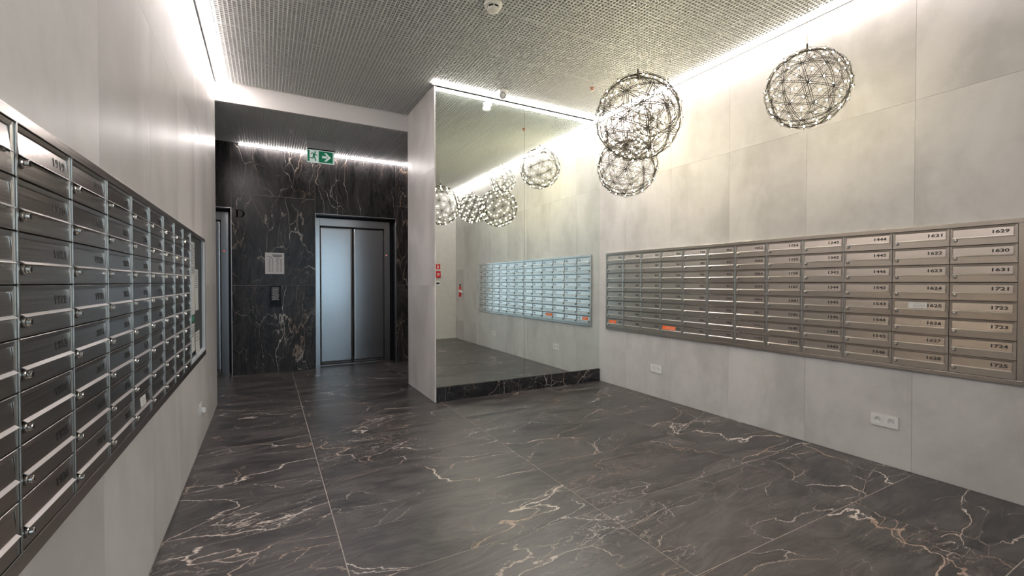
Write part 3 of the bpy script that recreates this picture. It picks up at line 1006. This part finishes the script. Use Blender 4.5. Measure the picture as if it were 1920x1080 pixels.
lathe_part('base', [(0.050, 0.004), (0.054, -0.002), (0.054, -0.016), (0.046, -0.026)], 'plastic', cm)
bm = bmesh.new()
bmesh.ops.create_uvsphere(bm, u_segments=24, v_segments=14, radius=0.042)
ball = link('eyeball', mesh_of('eyeball', bm, 'plastic', True), cm, loc=(0, 0, -0.045))
ball.rotation_euler = (0, 0, 0)
dirv = (Vector((0.3, 0.6, 1.45)) - Vector((2.215, 4.235, ZC - 0.045))).normalized()
q = Vector((0, 0, 1)).rotation_difference(dirv).to_matrix().to_4x4()
bm = bmesh.new()
bm_lathe(bm, [(0.034, 0.022), (0.034, 0.040), (0.029, 0.043), (0.027, 0.036)], 24)
link('lens_face', mesh_of('lens_face', bm, 'greylabel'), ball, q)
bm = bmesh.new()
bm_lathe(bm, [(0.010, 0.034), (0.010, 0.039), (0.006, 0.041)], 18)
link('lens', mesh_of('lens', bm, 'black', True), ball, q)
def sprinkler(loc, mat, label):
    r = tag(empty('sprinkler', loc), label, 'sprinkler')
    lathe_part('escutcheon', [(0.020, 0.004), (0.024, 0.0), (0.016, -0.006)], mat, r, seg=18)
    lathe_part('stem', [(0.008, -0.005), (0.006, -0.024)], mat, r, seg=12)
    lathe_part('deflector', [(0.006, -0.0235), (0.017, -0.025), (0.017, -0.028), (0.004, -0.030)], mat, r, seg=14)
    return r
sprinkler((3.0, 3.72, ZC), 'copper', 'small copper sprinkler on the grid ceiling left of the lamps')
sprinkler((0.27, 6.06, ZB), 'plastic', 'small white sprinkler on the lift lobby ceiling left of the exit sign')

# ------------------------------------------------------------------ sphere lamps
def ico(freq):
    bm = bmesh.new()
    bmesh.ops.create_icosphere(bm, subdivisions=freq, radius=1.0)
    vs_ = [v.co.normalized() for v in bm.verts]
    es = [(e.verts[0].index, e.verts[1].index) for e in bm.edges]
    fs = [sum((v.co for v in f.verts), Vector()).normalized() for f in bm.faces]
    bm.free()
    return vs_, es, fs
def lamp_meshes():
    vs_, es, fs = ico(2)
    bm = bmesh.new()
    for a, c in es:
        A, C_ = vs_[a], vs_[c]
        side = A.cross(C_).normalized() * 0.021
        for s in (-1, 1):
            pts = []
            for k in range(5):
                t = k / 4
                p_ = A.lerp(C_, t)
                bow = 0.94 + 0.02 * math.sin(math.pi * t)
                pts.append(p_.normalized() * bow + side * s)
            bm_tube(bm, pts, 0.0078, 4)
    # short spokes carrying the outer lights
    for f in fs:
        bm_tube(bm, [f * 0.78, f * 1.0], 0.006, 4)
    # thin crossing arcs through the triangle centres
    for i, f in enumerate(fs):
        near = sorted(range(len(vs_)), key=lambda k: (vs_[k] - f).length)[:3]
        for k in near:
            bm_tube(bm, [f * 0.985, (f.lerp(vs_[k], 0.5)).normalized() * 0.985, vs_[k] * 0.955], 0.0042, 4)
    frame = mesh_of('wire_frame', bm, 'rod')
    bm = bmesh.new()
    ends = [f * 0.945 for f in fs]
    for e in ends:
        bmesh.ops.create_icosphere(bm, subdivisions=1, radius=0.0215, matrix=Matrix.Translation(e))
    bulbs = mesh_of('bulbs', bm, 'bulb', True)
    bm = bmesh.new()
    for e in fs:
        bmesh.ops.create_icosphere(bm, subdivisions=1, radius=0.013, matrix=Matrix.Translation(e * 1.0))
    tips = mesh_of('rod_tips', bm, 'rod')
    return frame, bulbs, tips
LFR, LBU, LTI = lamp_meshes()
def sphere_lamp(x, y, z, rad, rot, label):
    r = tag(empty('sphere_lamp', (x, y, z)), label, 'lamp', 'hanging wire sphere lamps')
    mt = Matrix.Rotation(rot[0], 4, 'X') @ Matrix.Rotation(rot[1], 4, 'Z') @ Matrix.Scale(rad, 4)
    link('wire_frame', LFR, r, mt)
    b_ = link('bulbs', LBU, r, mt)
    b_['kind'] = 'stuff'
    b_['label'] = 'warm glowing bulbs'
    link('rod_tips', LTI, r, mt)['kind'] = 'stuff'
    bm = bmesh.new()
    bm_lathe(bm, [(0.006, 0.90 * rad), (0.006, rad + 0.035), (0.004, rad + 0.045)], 12)
    link('cord_grip', mesh_of('cord_grip', bm, 'rod'), r)
    bm = bmesh.new()
    bm_tube(bm, [(0, 0, rad + 0.04), (0, 0, ZC + 0.02 - z)], 0.0022, 6)
    link('cord', mesh_of('cord', bm, 'cord'), r)
    return r
sphere_lamp(3.15, 1.67, 2.53, 0.255, (0.35, 0.85), 'wire sphere lamp hanging alone on the right, above the mailboxes')
sphere_lamp(2.323, 2.369, 2.415, 0.305, (0.6, 1.45), 'large wire sphere lamp in front, nearest of the overlapping cluster')
sphere_lamp(2.93, 3.12, 2.318, 0.280, (0.45, 2.4), 'lowest wire sphere lamp of the overlapping cluster')
sphere_lamp(3.375, 3.53, 2.845, 0.290, (1.3, 0.6), 'wire sphere lamp of the cluster nearest the corner by the mirror')
sphere_lamp(3.09, 2.95, 2.762, 0.195, (0.7, 0.3), 'smallest wire sphere lamp, hidden behind the large one, above the lowest')

# ------------------------------------------------------------------ fire items on the back wall, seen in the mirror
bk = face_matrix
def back_sign(name, x0, x1, z0, z1, mat, label, cat, depth=0.004, group=None):
    return tag(box(name, (x0, YB + 0.0004, z0), (x1, YB + depth, z1), mat, None, 0.0008), label, cat)
s1 = back_sign('fire_sign', 3.222, 3.332, 1.53, 1.645, 'red', 'red fire extinguisher sign seen in the mirror, upper of two', 'sign')
bm = bmesh.new()
bm_prism(bm, [(-0.016, -0.042), (0.010, -0.042), (0.010, 0.010), (0.002, 0.022), (-0.010, 0.022), (-0.016, 0.010)], 0, 0.001)
bm_prism(bm, [(-0.012, 0.026), (0.020, 0.036), (0.018, 0.044), (-0.012, 0.034)], 0, 0.001)
link('pictogram', mesh_of('pictogram', bm, 'plastic'), s1, face_matrix((0, 0.0022, 0.0575), (-1, 0, 0), (0, 1, 0)))
s2 = back_sign('fire_call_point', 3.222, 3.332, 1.345, 1.49, 'red', 'red fire alarm call point seen in the mirror, below the sign', 'alarm', 0.035)
bm = bmesh.new()
for k in range(24):
    a0, a1 = 2 * math.pi * k / 24, 2 * math.pi * (k + 1) / 24
    bm_prism(bm, [(0.016 * math.cos(a0), 0.016 * math.sin(a0)), (0.030 * math.cos(a0), 0.030 * math.sin(a0)), (0.030 * math.cos(a1), 0.030 * math.sin(a1)), (0.016 * math.cos(a1), 0.016 * math.sin(a1))], 0, 0.001)
link('ring_mark', mesh_of('ring_mark', bm, 'plastic'), s2, face_matrix((0, 0.0175, 0.072), (-1, 0, 0), (0, 1, 0)))
s3 = back_sign('thermostat', 3.222, 3.322, 1.165, 1.27, 'plastic', 'white thermostat with dark display seen in the mirror', 'thermostat', 0.02)
bm = bmesh.new()
bm_box(bm, (-0.036, -0.018, 0), (0.036, 0.022, 0.001))
link('display', mesh_of('display', bm, 'black'), s3, face_matrix((0, 0.0102, 0.055), (-1, 0, 0), (0, 1, 0)))
fe = tag(empty('fire_extinguisher', (XR - 0.055, -0.10, 0.93)), 'slim red fire extinguisher on the right wall, seen edge-on in the mirror', 'extinguisher')
lathe_part('cylinder', [(0.020, 0.0), (0.024, 0.006), (0.024, 0.20), (0.018, 0.225), (0.010, 0.235)], 'red', fe)
lathe_part('valve', [(0.011, 0.234), (0.013, 0.26), (0.008, 0.27)], 'black', fe, seg=14)
box('handle', (XR - 0.070, -0.108, 1.192), (XR - 0.030, -0.092, 1.202), 'black', fe)
box('bracket', (XR - 0.034, -0.118, 1.02), (XR - 0.0005, -0.082, 1.06), 'plastic', fe)
lathe_part('label_band', [(0.0243, 0.10), (0.0245, 0.101), (0.0245, 0.15), (0.0243, 0.151)], 'plastic', fe)
